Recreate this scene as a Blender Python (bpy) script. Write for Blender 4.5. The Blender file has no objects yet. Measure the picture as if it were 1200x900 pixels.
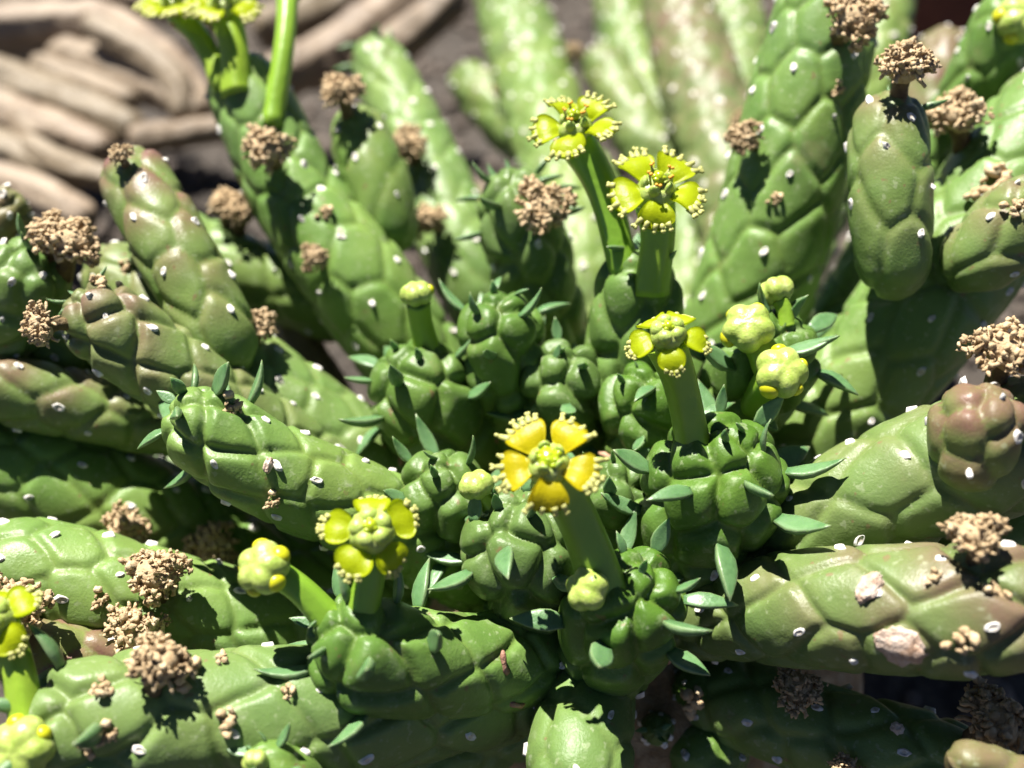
import bpy, math, random
import numpy as np
from mathutils import Matrix, Vector

# ------------------------------------------------------------------ camera, sky, sun, exposure
SC = bpy.context.scene
COL = SC.collection
CM = 0.01                                   # all modelling below is in centimetres
F = 1287.0; PITCH = math.radians(40); CAM = np.array([0., 0., 17.])
cd = bpy.data.cameras.new('camera'); cam = bpy.data.objects.new('camera', cd); COL.objects.link(cam)
cam.location = CAM * CM; cam.rotation_euler = (math.pi / 2 - PITCH, 0, 0)
cd.sensor_width = 36; cd.lens = F / 1200 * 36; cd.clip_start = 0.005; cd.clip_end = 200
cd.dof.use_dof = True; cd.dof.focus_distance = 0.136; cd.dof.aperture_fstop = 11.5
SC.camera = cam
SUN = np.array([-0.26, 0.27, 0.93]); SUN /= np.linalg.norm(SUN)
w = bpy.data.worlds.new('World'); SC.world = w; w.use_nodes = True
nt = w.node_tree; sky = nt.nodes.new('ShaderNodeTexSky'); sky.sky_type = 'NISHITA'; sky.sun_disc = False
sky.air_density = .3; sky.dust_density = .15; sky.altitude = 1500; sky.sun_elevation = math.asin(SUN[2]); sky.sun_rotation = math.atan2(SUN[0], SUN[1])
nt.links.new(sky.outputs[0], nt.nodes['Background'].inputs[0]); nt.nodes['Background'].inputs[1].default_value = 0.05
sl = bpy.data.lights.new('sun', 'SUN'); sl.energy = 5.0; sl.angle = math.radians(0.5); sl.color = (1, .96, .88)
so = bpy.data.objects.new('sun', sl); COL.objects.link(so)
so.rotation_euler = Vector(SUN).to_track_quat('Z', 'Y').to_euler(); so.location = (0, 0, 1)
SC.view_settings.view_transform = 'Standard'; SC.view_settings.look = 'None'
SC.view_settings.exposure = 1.58; SC.view_settings.gamma = 1

# ------------------------------------------------------------------ helpers
RT = np.array([1., 0, 0]); FW = np.array([0, math.cos(PITCH), -math.sin(PITCH)]); UP = np.array([0, math.sin(PITCH), math.cos(PITCH)])
def P(px, py, d):
    return CAM + d * (FW + RT * (px - 600) / F + UP * (450 - py) / F)
def proj(p):
    q = p - CAM; d = q @ FW
    return 600 + F * (q @ RT) / d, 450 - F * (q @ UP) / d, d
def nrm(v):
    v = np.asarray(v, float); return v / (np.linalg.norm(v, axis=-1, keepdims=True) + 1e-12)
def frame_mat(pos, x, y, z, s=(1, 1, 1)):
    m = Matrix.Identity(4)
    for c, (v, k) in enumerate(zip((x, y, z), s)):
        for r in range(3): m[r][c] = v[r] * k
    for r in range(3): m[r][3] = pos[r] * CM
    return m
def basis_y(d, up):          # local Y along d, local Z as near as possible to up
    y = nrm(d); z = up - (up @ y) * y
    if np.linalg.norm(z) < 1e-4: z = np.array([.31, .7, .2]) - (np.array([.31, .7, .2]) @ y) * y
    z = nrm(z); return np.cross(y, z), y, z
def basis_z(d, up=(0.13, .2, 1)):
    z = nrm(d); up = np.asarray(up, float); x = np.cross(up, z)
    if np.linalg.norm(x) < 1e-4: x = np.cross((1, 0, 0), z)
    x = nrm(x); return x, np.cross(z, x), z

def mesh_obj(name, verts, faces, mats, parent=None, mi=None, attrs=None, smooth=True):
    me = bpy.data.meshes.new(name)
    v = np.asarray(verts, np.float64) * CM
    if isinstance(faces, np.ndarray) and faces.ndim == 2:
        n, k = faces.shape
        me.vertices.add(len(v)); me.vertices.foreach_set('co', v.ravel().astype(np.float32))
        me.loops.add(n * k); me.loops.foreach_set('vertex_index', faces.ravel().astype(np.int32))
        me.polygons.add(n); me.polygons.foreach_set('loop_start', np.arange(0, n * k, k, dtype=np.int32))
        me.update(calc_edges=True); me.validate()
    else:
        me.from_pydata([tuple(a) for a in v], [], [tuple(f) for f in faces]); me.update()
    if smooth: me.polygons.foreach_set('use_smooth', np.ones(len(me.polygons), bool))
    for m in (mats if isinstance(mats, (list, tuple)) else [mats]): me.materials.append(M[m])
    if mi is not None: me.polygons.foreach_set('material_index', np.asarray(mi, np.int32))
    if attrs:
        for k_, a in attrs.items():
            at = me.attributes.new(k_, 'FLOAT', 'POINT'); at.data.foreach_set('value', np.asarray(a, np.float32))
    o = bpy.data.objects.new(name, me); COL.objects.link(o)
    if parent is not None: o.parent = parent
    return o
def inst(name, me, parent, mat):
    o = bpy.data.objects.new(name, me); COL.objects.link(o); o.parent = parent
    o.matrix_basis = mat
    return o
def thing(name, label, cat, pos, group=None):
    o = bpy.data.objects.new(name, None); COL.objects.link(o); o.location = pos * CM; o.empty_display_size = .003
    o['label'] = label; o['category'] = cat
    if group: o['group'] = group
    return o

# value noise on points
def vnoise(p, seed=0):
    p = np.asarray(p, float); i = np.floor(p).astype(np.int64); f = p - i; f = f * f * (3 - 2 * f)
    def h(a):
        n = a[:, 0] * 374761393 + a[:, 1] * 668265263 + a[:, 2] * 2147483647 + seed * 974711
        n = (n ^ (n >> 13)) * 1274126177; n = n ^ (n >> 16)
        return (n & 0xffff) / 65535.0
    r = 0
    for dx in (0, 1):
        for dy in (0, 1):
            for dz in (0, 1):
                wgt = (f[:, 0] if dx else 1 - f[:, 0]) * (f[:, 1] if dy else 1 - f[:, 1]) * (f[:, 2] if dz else 1 - f[:, 2])
                r = r + wgt * h(i + np.array([dx, dy, dz]))
    return r
def fbm(p, seed=0, o=3):
    r = 0; a = .5
    for k in range(o): r = r + a * (vnoise(p * 2 ** k, seed + k) - .5); a *= .5
    return r

# ------------------------------------------------------------------ materials
M = {}
class NB:
    def __init__(s, name):
        m = bpy.data.materials.new(name); m.use_nodes = True; s.t = m.node_tree; s.b = s.t.nodes['Principled BSDF']; s.m = m; M[name] = m
        s.tc = s.t.nodes.new('ShaderNodeTexCoord')
    def n(s, typ, **kw):
        x = s.t.nodes.new(typ)
        for k, v in kw.items(): setattr(x, k, v)
        return x
    def l(s, a, b): s.t.links.new(a, b)
    def noise(s, scale, detail=4, rough=.6, obj=True):
        x = s.n('ShaderNodeTexNoise'); x.inputs['Scale'].default_value = scale; x.inputs['Detail'].default_value = detail
        x.inputs['Roughness'].default_value = rough; s.l(s.tc.outputs['Object'], x.inputs['Vector']); return x.outputs['Fac']
    def ramp(s, fac, stops):
        r = s.n('ShaderNodeValToRGB'); e = r.color_ramp.elements
        while len(e) < len(stops): e.new(.5)
        for a, (p, c) in zip(e, stops): a.position = p; a.color = (*c, 1) if len(c) == 3 else c
        s.l(fac, r.inputs[0]); return r.outputs[0]
    def mix(s, fac, a, b, blend='MIX'):
        x = s.n('ShaderNodeMix', data_type='RGBA', blend_type=blend)
        for sock, v in ((x.inputs[0], fac), (x.inputs[6], a), (x.inputs[7], b)):
            if isinstance(v, (int, float)): sock.default_value = v
            elif isinstance(v, tuple): sock.default_value = (*v, 1)
            else: s.l(v, sock)
        return x.outputs[2]
    def math(s, op, a, b=0., clamp=False):
        x = s.n('ShaderNodeMath', operation=op); x.use_clamp = clamp
        for sock, v in zip(x.inputs, (a, b)):
            if isinstance(v, (int, float)): sock.default_value = v
            else: s.l(v, sock)
        return x.outputs[0]
    def attr(s, name): x = s.n('ShaderNodeAttribute', attribute_name=name); return x.outputs['Fac']
    def rnd(s): return s.n('ShaderNodeObjectInfo').outputs['Random']
    def bump(s, h, strength, dist):
        x = s.n('ShaderNodeBump'); x.inputs['Strength'].default_value = strength; x.inputs['Distance'].default_value = dist
        s.l(h, x.inputs['Height']); s.l(x.outputs[0], s.b.inputs['Normal'])
    def col(s, c):
        if isinstance(c, tuple): s.b.inputs['Base Color'].default_value = (*c, 1)
        else: s.l(c, s.b.inputs['Base Color'])
    def set(s, **kw):
        for k, v in kw.items(): s.b.inputs[k.replace('_', ' ')].default_value = v
        return s
    def sss(s, wgt, scale, rad=(.6, 1, .25)):
        s.b.inputs['Subsurface Weight'].default_value = wgt; s.b.inputs['Subsurface Scale'].default_value = scale
        s.b.inputs['Subsurface Radius'].default_value = rad
    def translucent(s, fac, colr):
        t = s.n('ShaderNodeBsdfTranslucent'); t.inputs[0].default_value = (*colr, 1)
        x = s.n('ShaderNodeMixShader'); x.inputs[0].default_value = fac
        out = s.t.nodes['Material Output']; s.l(s.b.outputs[0], x.inputs[1]); s.l(t.outputs[0], x.inputs[2]); s.l(x.outputs[0], out.inputs[0])

# stem skin: grey-green old, saturated green young, purple sun-flushed tips, groove lines
b = NB('stem_skin')
n1 = b.noise(90, 4); n2 = b.noise(420, 5, .65); n3 = b.noise(2600, 3)
old = b.ramp(n1, [(.3, (.089, .174, .033)), (.7, (.152, .248, .063))])
nb = b.noise(38, 3)
old = b.mix(b.ramp(nb, [(.42, (0, 0, 0)), (.62, (.35, .35, .35))]), old, (.192, .229, .052))
old = b.mix(b.ramp(b.noise(55, 4), [(.55, (0, 0, 0)), (.75, (.6, .6, .6))]), old, (.074, .141, .056))
yng = b.ramp(n1, [(.3, (.036, .092, .008)), (.7, (.072, .144, .014))])
c = b.mix(b.attr('young'), old, yng)
c = b.mix(b.math('MULTIPLY', b.ramp(n2, [(.56, (0, 0, 0)), (.72, (1, 1, 1))]), .45), c, (.252, .311, .163))      # waxy bloom flecks
pf = b.math('MULTIPLY', b.attr('purple'), b.ramp(n1, [(.3, (.45,) * 3), (.6, (1,) * 3)]), True)
c = b.mix(pf, c, (.155, .056, .060))
c = b.mix(b.math('MULTIPLY', b.attr('groove'), .4), c, (.105, .150, .022))
c = b.mix(b.math('MULTIPLY', b.rnd(), .35), c, (.118, .148, .074))
c = b.mix(b.math('MULTIPLY', b.ramp(b.noise(900, 3, .5), [(.62, (0, 0, 0)), (.70, (1, 1, 1))]), .35), c, (.311, .340, .222))
c = b.mix(b.ramp(b.noise(110, 5, .7), [(.60, (0, 0, 0)), (.78, (.5, .5, .5))]), c, (.178, .141, .074))
sp = b.ramp(b.noise(700, 2, .4), [(.70, (0, 0, 0)), (.75, (1, 1, 1))])
c = b.mix(b.math('MULTIPLY', sp, .6), c, (.163, .096, .052))                                                        # corky specks
b.col(c); b.set(Roughness=.42, Specular_IOR_Level=.28); b.sss(.12, .0015)
rr = b.ramp(n2, [(.3, (.32,) * 3), (.7, (.5,) * 3)]); b.l(rr, b.b.inputs['Roughness'])
hh = b.math('ADD', b.math('MULTIPLY', n2, .7), b.math('MULTIPLY', n3, .6)); b.bump(hh, .24, .0005)

b = NB('stalk_skin'); n1 = b.noise(160, 4)
b.col(b.mix(b.rnd(), b.ramp(n1, [(.3, (.185, .296, .018)), (.7, (.266, .370, .030))]), (.148, .281, .022))); b.set(Roughness=.42); b.sss(.3, .002); b.bump(b.noise(700, 4), .25, .0004)
b = NB('leaf_skin'); n1 = b.noise(250, 4)
b.col(b.mix(b.math('MULTIPLY', b.attr('edge'), .4), b.ramp(n1, [(.3, (.044, .115, .037)), (.7, (.104, .200, .081))]), (.296, .266, .163)))
b.set(Roughness=.4); b.sss(.2, .0012); b.bump(b.noise(900, 4), .3, .0003)
b = NB('scar_rim'); b.col(b.ramp(b.noise(1500, 3), [(.3, (.459, .414, .370)), (.6, (.651, .636, .607))])); b.set(Roughness=.6)
b = NB('scar_core'); b.col(b.ramp(b.noise(1800, 3), [(.3, (.32, .26, .21)), (.6, (.60, .56, .50))])); b.set(Roughness=.7)
b = NB('dry_leaf'); b.col(b.mix(b.math('MULTIPLY', b.rnd(), .6), b.ramp(b.noise(900, 4), [(.3, (.163, .081, .044)), (.6, (.370, .222, .141)), (.8, (.503, .385, .296))]), (.266, .111, .089))); b.set(Roughness=.65); b.bump(b.noise(2200, 3), .5, .0004)
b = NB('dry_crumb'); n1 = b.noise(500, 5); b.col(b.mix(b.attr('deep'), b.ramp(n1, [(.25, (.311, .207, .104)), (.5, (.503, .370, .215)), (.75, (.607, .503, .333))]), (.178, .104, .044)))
b.set(Roughness=.8); b.bump(b.noise(2500, 4), .6, .0005)
b = NB('dry_stalk'); b.col(b.ramp(b.noise(600, 4), [(.3, (.067, .037, .015)), (.7, (.163, .111, .044))])); b.set(Roughness=.75); b.bump(b.noise(1500, 4), .7, .0006)
for nm, a1, a2, fr in (('petal_lime', (.444, .533, .006), (.518, .592, .007), .5), ('petal_yellow', (.577, .496, .006), (.636, .562, .009), .35)):
    b = NB(nm); b.col(b.ramp(b.noise(300, 4), [(.3, a1), (.7, a2)])); b.set(Roughness=.4); b.bump(b.noise(1500, 3), .3, .0003); b.translucent(.62, a2)
b = NB('petal_fringe'); b.col((.459, .459, .148)); b.set(Roughness=.5); b.translucent(.25, (.518, .518, .148))
b = NB('cup_skin'); b.col(b.ramp(b.noise(500, 4), [(.3, (.222, .311, .044)), (.6, (.340, .414, .104)), (.8, (.488, .518, .266))])); b.set(Roughness=.35); b.sss(.3, .001); b.bump(b.noise(1600, 3), .35, .0004)
b = NB('pistil_skin'); b.col(b.ramp(b.noise(900, 3), [(.3, (.192, .281, .006)), (.7, (.326, .385, .011))])); b.set(Roughness=.22)
b = NB('gland_skin'); b.col((.429, .429, .011)); b.set(Roughness=.35); b.sss(.3, .001)
b = NB('pollen'); b.col((.555, .266, .015)); b.set(Roughness=.7)
b = NB('cork'); b.col(b.ramp(b.noise(450, 5), [(.3, (.311, .178, .104)), (.5, (.503, .385, .311)), (.7, (.607, .548, .488))])); b.set(Roughness=.75); b.bump(b.noise(1500, 5), .8, .0008)
b = NB('caudex_bark'); n1 = b.noise(70, 6, .7)
b.col(b.mix(b.ramp(b.noise(260, 5), [(.45, (0, 0, 0)), (.7, (1, 1, 1))]), b.ramp(n1, [(.3, (.192, .111, .052)), (.55, (.355, .229, .111)), (.75, (.444, .318, .178))]), (.488, .370, .229)))
b.set(Roughness=.8); b.bump(b.noise(350, 6, .75), .9, .0015)
b = NB('dead_skin'); n1 = b.noise(70, 5)
c = b.ramp(n1, [(.25, (.085, .055, .036)), (.5, (.20, .145, .10)), (.75, (.30, .235, .17))])
c = b.mix(b.math('MULTIPLY', b.rnd(), .6), c, (.13, .105, .06)); b.col(c); b.set(Roughness=.6); b.bump(b.noise(380, 5), .7, .001)
b = NB('soil'); n1 = b.noise(60, 6, .7)
b.col(b.mix(b.ramp(b.noise(350, 5), [(.4, (0, 0, 0)), (.65, (1, 1, 1))]), b.ramp(n1, [(.3, (.026, .019, .015)), (.7, (.074, .058, .046))]), (.126, .104, .085))); b.set(Roughness=.9); b.bump(b.noise(500, 6, .75), 1, .003)
b = NB('grit'); b.col(b.mix(b.rnd(), b.ramp(b.noise(120, 3), [(.3, (.044, .033, .026)), (.5, (.118, .089, .067)), (.7, (.222, .185, .148))]), (.104, .081, .067))); b.set(Roughness=.85); b.bump(b.noise(900, 4), .8, .001)
b = NB('terracotta'); b.col(b.ramp(b.noise(40, 6), [(.3, (.118, .033, .015)), (.7, (.222, .070, .033))])); b.set(Roughness=.8); b.bump(b.noise(600, 5), .4, .001)

# ------------------------------------------------------------------ shared small meshes
def keep(o):                      # take the mesh, drop the builder object
    me = o.data; bpy.data.objects.remove(o); return me
def ico(sub=1):
    t = (1 + 5 ** .5) / 2
    v = [(-1, t, 0), (1, t, 0), (-1, -t, 0), (1, -t, 0), (0, -1, t), (0, 1, t), (0, -1, -t), (0, 1, -t), (t, 0, -1), (t, 0, 1), (-t, 0, -1), (-t, 0, 1)]
    f = [(0, 11, 5), (0, 5, 1), (0, 1, 7), (0, 7, 10), (0, 10, 11), (1, 5, 9), (5, 11, 4), (11, 10, 2), (10, 7, 6), (7, 1, 8), (3, 9, 4), (3, 4, 2), (3, 2, 6), (3, 6, 8), (3, 8, 9), (4, 9, 5), (2, 4, 11), (6, 2, 10), (8, 6, 7), (9, 8, 1)]
    v = [np.array(a, float) / np.linalg.norm(a) for a in v]
    for _ in range(sub):
        cache = {}; nf = []
        def mid(a, b_):
            k = (min(a, b_), max(a, b_))
            if k not in cache: cache[k] = len(v); q = v[a] + v[b_]; v.append(q / np.linalg.norm(q))
            return cache[k]
        for a, b_, c_ in f:
            x, y, z = mid(a, b_), mid(b_, c_), mid(c_, a); nf += [(a, x, z), (b_, y, x), (c_, z, y), (x, y, z)]
        f = nf
    return np.array(v), np.array(f)
I0 = ico(0); I1 = ico(1); I2 = ico(2); I3 = ico(3)
class Acc:
    def __init__(s): s.v = []; s.f = []; s.mi = []; s.n = 0
    def add(s, v, f, mi=0):
        v = np.asarray(v, float); s.v.append(v); s.f += [tuple(int(i) + s.n for i in a) for a in f]; s.mi += [mi] * len(f); s.n += len(v)
    def blob(s, c, r, base=None, mi=0, rot=None):
        bv, bf = base if base is not None else I1
        q = bv * np.asarray(r)
        if rot is not None: q = q @ rot.T
        s.add(q + np.asarray(c), bf, mi)
    def tube(s, pts, rad, n=8, mi=0, cap=True):
        pts = np.asarray(pts, float); k = len(pts); rad = np.broadcast_to(rad, (k,)); vs = []
        T = nrm(np.gradient(pts, axis=0)); x, y, _ = basis_z(T[0])
        for i in range(k):
            x = nrm(x - (x @ T[i]) * T[i]); y = np.cross(T[i], x)
            a = np.arange(n) * 2 * math.pi / n
            vs.append(pts[i] + rad[i] * (np.cos(a)[:, None] * x + np.sin(a)[:, None] * y))
        fs = [(i * n + j, i * n + (j + 1) % n, (i + 1) * n + (j + 1) % n, (i + 1) * n + j) for i in range(k - 1) for j in range(n)]
        if cap: fs += [tuple(range(n))[::-1], tuple(range((k - 1) * n, k * n))]
        s.add(np.concatenate(vs), fs, mi)
    def V(s): return np.concatenate(s.v)
    def build(s, name, mats, parent=None, **kw): return mesh_obj(name, s.V(), s.f, mats, parent, s.mi, **kw)
def rrot(rng):
    q = rng.normal(size=(3, 3)); u, _, vt = np.linalg.svd(q); r = u @ vt
    return r if np.linalg.det(r) > 0 else -r

def leaf_mesh(k):
    rng = np.random.default_rng(40 + k); vs = []; ed = []; fs = []
    L, W, curl = 1., (.21, .18, .23, .19)[k], (.6, -.5, .25, .95)[k]
    prof = [(0, .55), (.12, .72), (.3, .98), (.5, .95), (.7, .68), (.87, .33), (1, .04)]
    for t, q in prof:
        cy = t * L; cz = curl * t * t * .5
        for a in range(10):
            an = a / 10 * 2 * math.pi; x = math.cos(an) * W * q; up = math.sin(an)
            z = up * (.13 if up < 0 else .06) * (q ** .6) + (.05 * q * (abs(math.cos(an)) ** 1.5) if up >= -.01 else 0)
            vs.append((x, cy, cz + z)); ed.append(max(abs(math.cos(an)) ** 8 * .6, 1 if t > .93 else 0))
    n = len(prof)
    for i in range(n - 1):
        for j in range(10): fs.append((i * 10 + j, i * 10 + (j + 1) % 10, (i + 1) * 10 + (j + 1) % 10, (i + 1) * 10 + j))
    fs += [tuple(range(10))[::-1], tuple(range((n - 1) * 10, n * 10))]
    fs = [f[::-1] for f in fs]
    return keep(mesh_obj('leaf', vs, fs, 'leaf_skin', attrs={'edge': ed}))
LEAF = [leaf_mesh(k) for k in range(4)]
def scar_mesh(k):
    rng = np.random.default_rng(k); n = 12; vs = [(0, 0, .018)]; fs = []; mi = []
    jit = 1 + rng.uniform(-.13, .13, n)
    for r, z in ((.5, .016), (.72, .04), (1., -.03)):
        for a in range(n):
            an = a / n * 2 * math.pi; vs.append((.040 * r * jit[a] * math.cos(an), .062 * r * jit[a] * math.sin(an), z * .6))
    for a in range(n): fs.append((0, 1 + a, 1 + (a + 1) % n)); mi.append(1)
    for q in range(2):
        for a in range(n): o = 1 + q * n; fs.append((o + a, o + n + a, o + n + (a + 1) % n, o + (a + 1) % n)); mi.append(0)
    return keep(mesh_obj('leaf_scar', vs, fs, ['scar_rim', 'scar_core'], mi=mi))
SCAR = [scar_mesh(k) for k in range(4)]
def peg_mesh(k):
    a = Acc(); rng = np.random.default_rng(90 + k)
    pts = [(0, -.02, 0)]; d = np.array([0, .8, .6])
    for i in range(5): pts.append(np.array(pts[-1]) + d * .06); d = nrm(d + rng.normal(size=3) * .35 + np.array([0, 0, -.2]))
    a.tube(pts, [.045, .035, .03, .04, .045, .02], 6)
    v = a.V(); v[:, 0] *= 1.3
    return keep(mesh_obj('dried_leaf', v, a.f, 'dry_leaf'))
PEG = [peg_mesh(k) for k in range(4)]
def dried_head_mesh(k):
    a = Acc(); rng = np.random.default_rng(200 + k); deep = []
    a.tube([(0, 0, -.15), (.02, 0, .1), (0, .03, .3), (.0, 0, .45)], [.17, .13, .16, .22], 9, 1)
    deep += [0] * 36
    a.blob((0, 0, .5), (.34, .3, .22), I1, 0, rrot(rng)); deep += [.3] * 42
    for i in range(260):
        u = rng.uniform(-.25, 1); an = rng.uniform(0, 2 * math.pi); rr = math.sqrt(1 - u * u) * rng.uniform(.8, 1.15)
        lump = 1 + .22 * math.sin(3 * an + k) + .12 * math.sin(7 * an + 2 * k); c_ = np.array([.37 * rr * lump * math.cos(an), .35 * rr * lump * math.sin(an), .5 + .26 * u * lump + rng.normal() * .03])
        s_ = rng.uniform(.018, .046)
        bv = I1[0] * (1 + rng.uniform(-.42, .42, (42, 1)))
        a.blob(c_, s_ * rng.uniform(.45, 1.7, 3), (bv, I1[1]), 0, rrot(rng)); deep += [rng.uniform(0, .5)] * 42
    for i in range(16):                                   # curled dry flakes round the rim
        an = rng.uniform(0, 2 * math.pi); r0 = .34; p0 = np.array([r0 * math.cos(an), r0 * math.sin(an), rng.uniform(.35, .6)])
        d = nrm(np.array([math.cos(an), math.sin(an), rng.uniform(-.8, .6)])); pts = [p0 - d * .06]
        for q in range(4): pts.append(pts[-1] + d * .055); d = nrm(d + rng.normal(size=3) * .45)
        a.tube(pts, [.03, .035, .03, .035, .015], 5); deep += [.15] * 25
    return keep(a.build('dried_flower_head', ['dry_crumb', 'dry_stalk'], attrs={'deep': deep}))
DRY = [dried_head_mesh(k) for k in range(4)]
def dried_bit_mesh(k):
    a = Acc(); rng = np.random.default_rng(300 + k); deep = []
    for i in range(14):
        c_ = rng.normal(size=3) * (.07, .07, .03) + (0, 0, .05)
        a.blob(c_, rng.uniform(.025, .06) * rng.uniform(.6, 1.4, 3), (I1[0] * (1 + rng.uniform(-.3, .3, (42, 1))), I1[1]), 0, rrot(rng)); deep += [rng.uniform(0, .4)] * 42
    return keep(a.build('dried_flower_scrap', ['dry_crumb'], attrs={'deep': deep}))
BIT = [dried_bit_mesh(k) for k in range(3)]

def petal_mesh(mat, k, fringe=1., rnd=False):
    """one fan shaped gland: root at origin, spreads along +Y, upper side +Z, fringe of forked fingers"""
    a = Acc(); rng = np.random.default_rng(500 + k); nu, nv = 7, 9; L = .47
    def pt(u, v):        # u along, v across -1..1
        wd = .12 + .19 * math.sin(min(u * 1.25, 1) * math.pi / 2) - .03 * max(0, u - .8) * 5
        if rnd: wd = .25 * math.sqrt(max(.05, 1 - (1.85 * u - .95) ** 2)) + .03
        y = L * u * (1 - .16 * v * v * u) ; x = v * wd * (1 - .12 * max(0, u - .85) * 6 * abs(v))
        z = .05 * v * v * u + .10 * u * u * -1 + .07 * math.sin(u * 3.0) + .012 * math.sin(5 * v + k)
        return np.array([x, y, z])
    top = [pt(i / (nu - 1), -1 + 2 * j / (nv - 1)) for i in range(nu) for j in range(nv)]
    bot = [p - np.array([0, 0, .035 + .02 * (1 - (i % nv - 4) ** 2 / 16)]) * np.array([1, 1, 1]) for i, p in enumerate(top)]
    n = nu * nv; fs = []
    for i in range(nu - 1):
        for j in range(nv - 1):
            q = (i * nv + j, i * nv + j + 1, (i + 1) * nv + j + 1, (i + 1) * nv + j); fs.append(q); fs.append(tuple(x + n for x in q[::-1]))
    rim = [i * nv for i in range(nu)] + [(nu - 1) * nv + j for j in range(1, nv)] + [i * nv + nv - 1 for i in range(nu - 2, -1, -1)] + [j for j in range(nv - 2, 0, -1)]
    for q in range(len(rim)): a_, b_ = rim[q], rim[(q + 1) % len(rim)]; fs.append((a_, b_, b_ + n, a_ + n)[::-1])
    a.add(top + bot, [f[::-1] for f in fs], 0)
    nf = int(rng.integers(4, 7))
    for q in range(nf):
        v = -.9 + 1.8 * q / (nf - 1) + rng.uniform(-.1, .1); p0 = pt(.93, v) - np.array([0, 0, .02]); d = nrm(np.array([v * .75, 1, -.15 + rng.uniform(-.2, .2)]))
        ln = rng.uniform(.05, .16) * fringe; side = nrm(np.cross(d, (0, 0, 1)))
        pm = p0 + d * ln * .65
        a.tube([p0 - d * .05, p0, pm], [.06, .052, .032], 7, 1)
        for sg in ((-1, 1), (-1, .2, 1.2), (-.6, .8), (.1,))[rng.integers(4)]: a.tube([pm - d * .015, pm + d * ln * .3 + side * sg * .028, pm + d * ln * .42 + side * sg * .042], [.03, .031, .022], 6, 1)
    return keep(a.build('petal', [mat, 'petal_fringe']))
PET = {'lime': [petal_mesh('petal_lime', k) for k in range(3)], 'yellow': [petal_mesh('petal_yellow', 10 + k, 1.1) for k in range(3)],
       'lime_short': [petal_mesh('petal_lime', 20 + k, .6, True) for k in range(3)]}

# ------------------------------------------------------------------ stems
def spline(pts, n):
    pts = np.asarray(pts, float); q = np.vstack([2 * pts[0] - pts[1], pts, 2 * pts[-1] - pts[-2]]); out = []
    for i in range(1, len(q) - 2):
        t = np.linspace(0, 1, n, endpoint=False)[:, None]; a, b_, c_, d = q[i - 1], q[i], q[i + 1], q[i + 2]
        out.append(.5 * (2 * b_ + (c_ - a) * t + (2 * a - 5 * b_ + 4 * c_ - d) * t ** 2 + (3 * b_ - a - 3 * c_ + d) * t ** 3))
    out.append(pts[-1:]); return np.concatenate(out)

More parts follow.
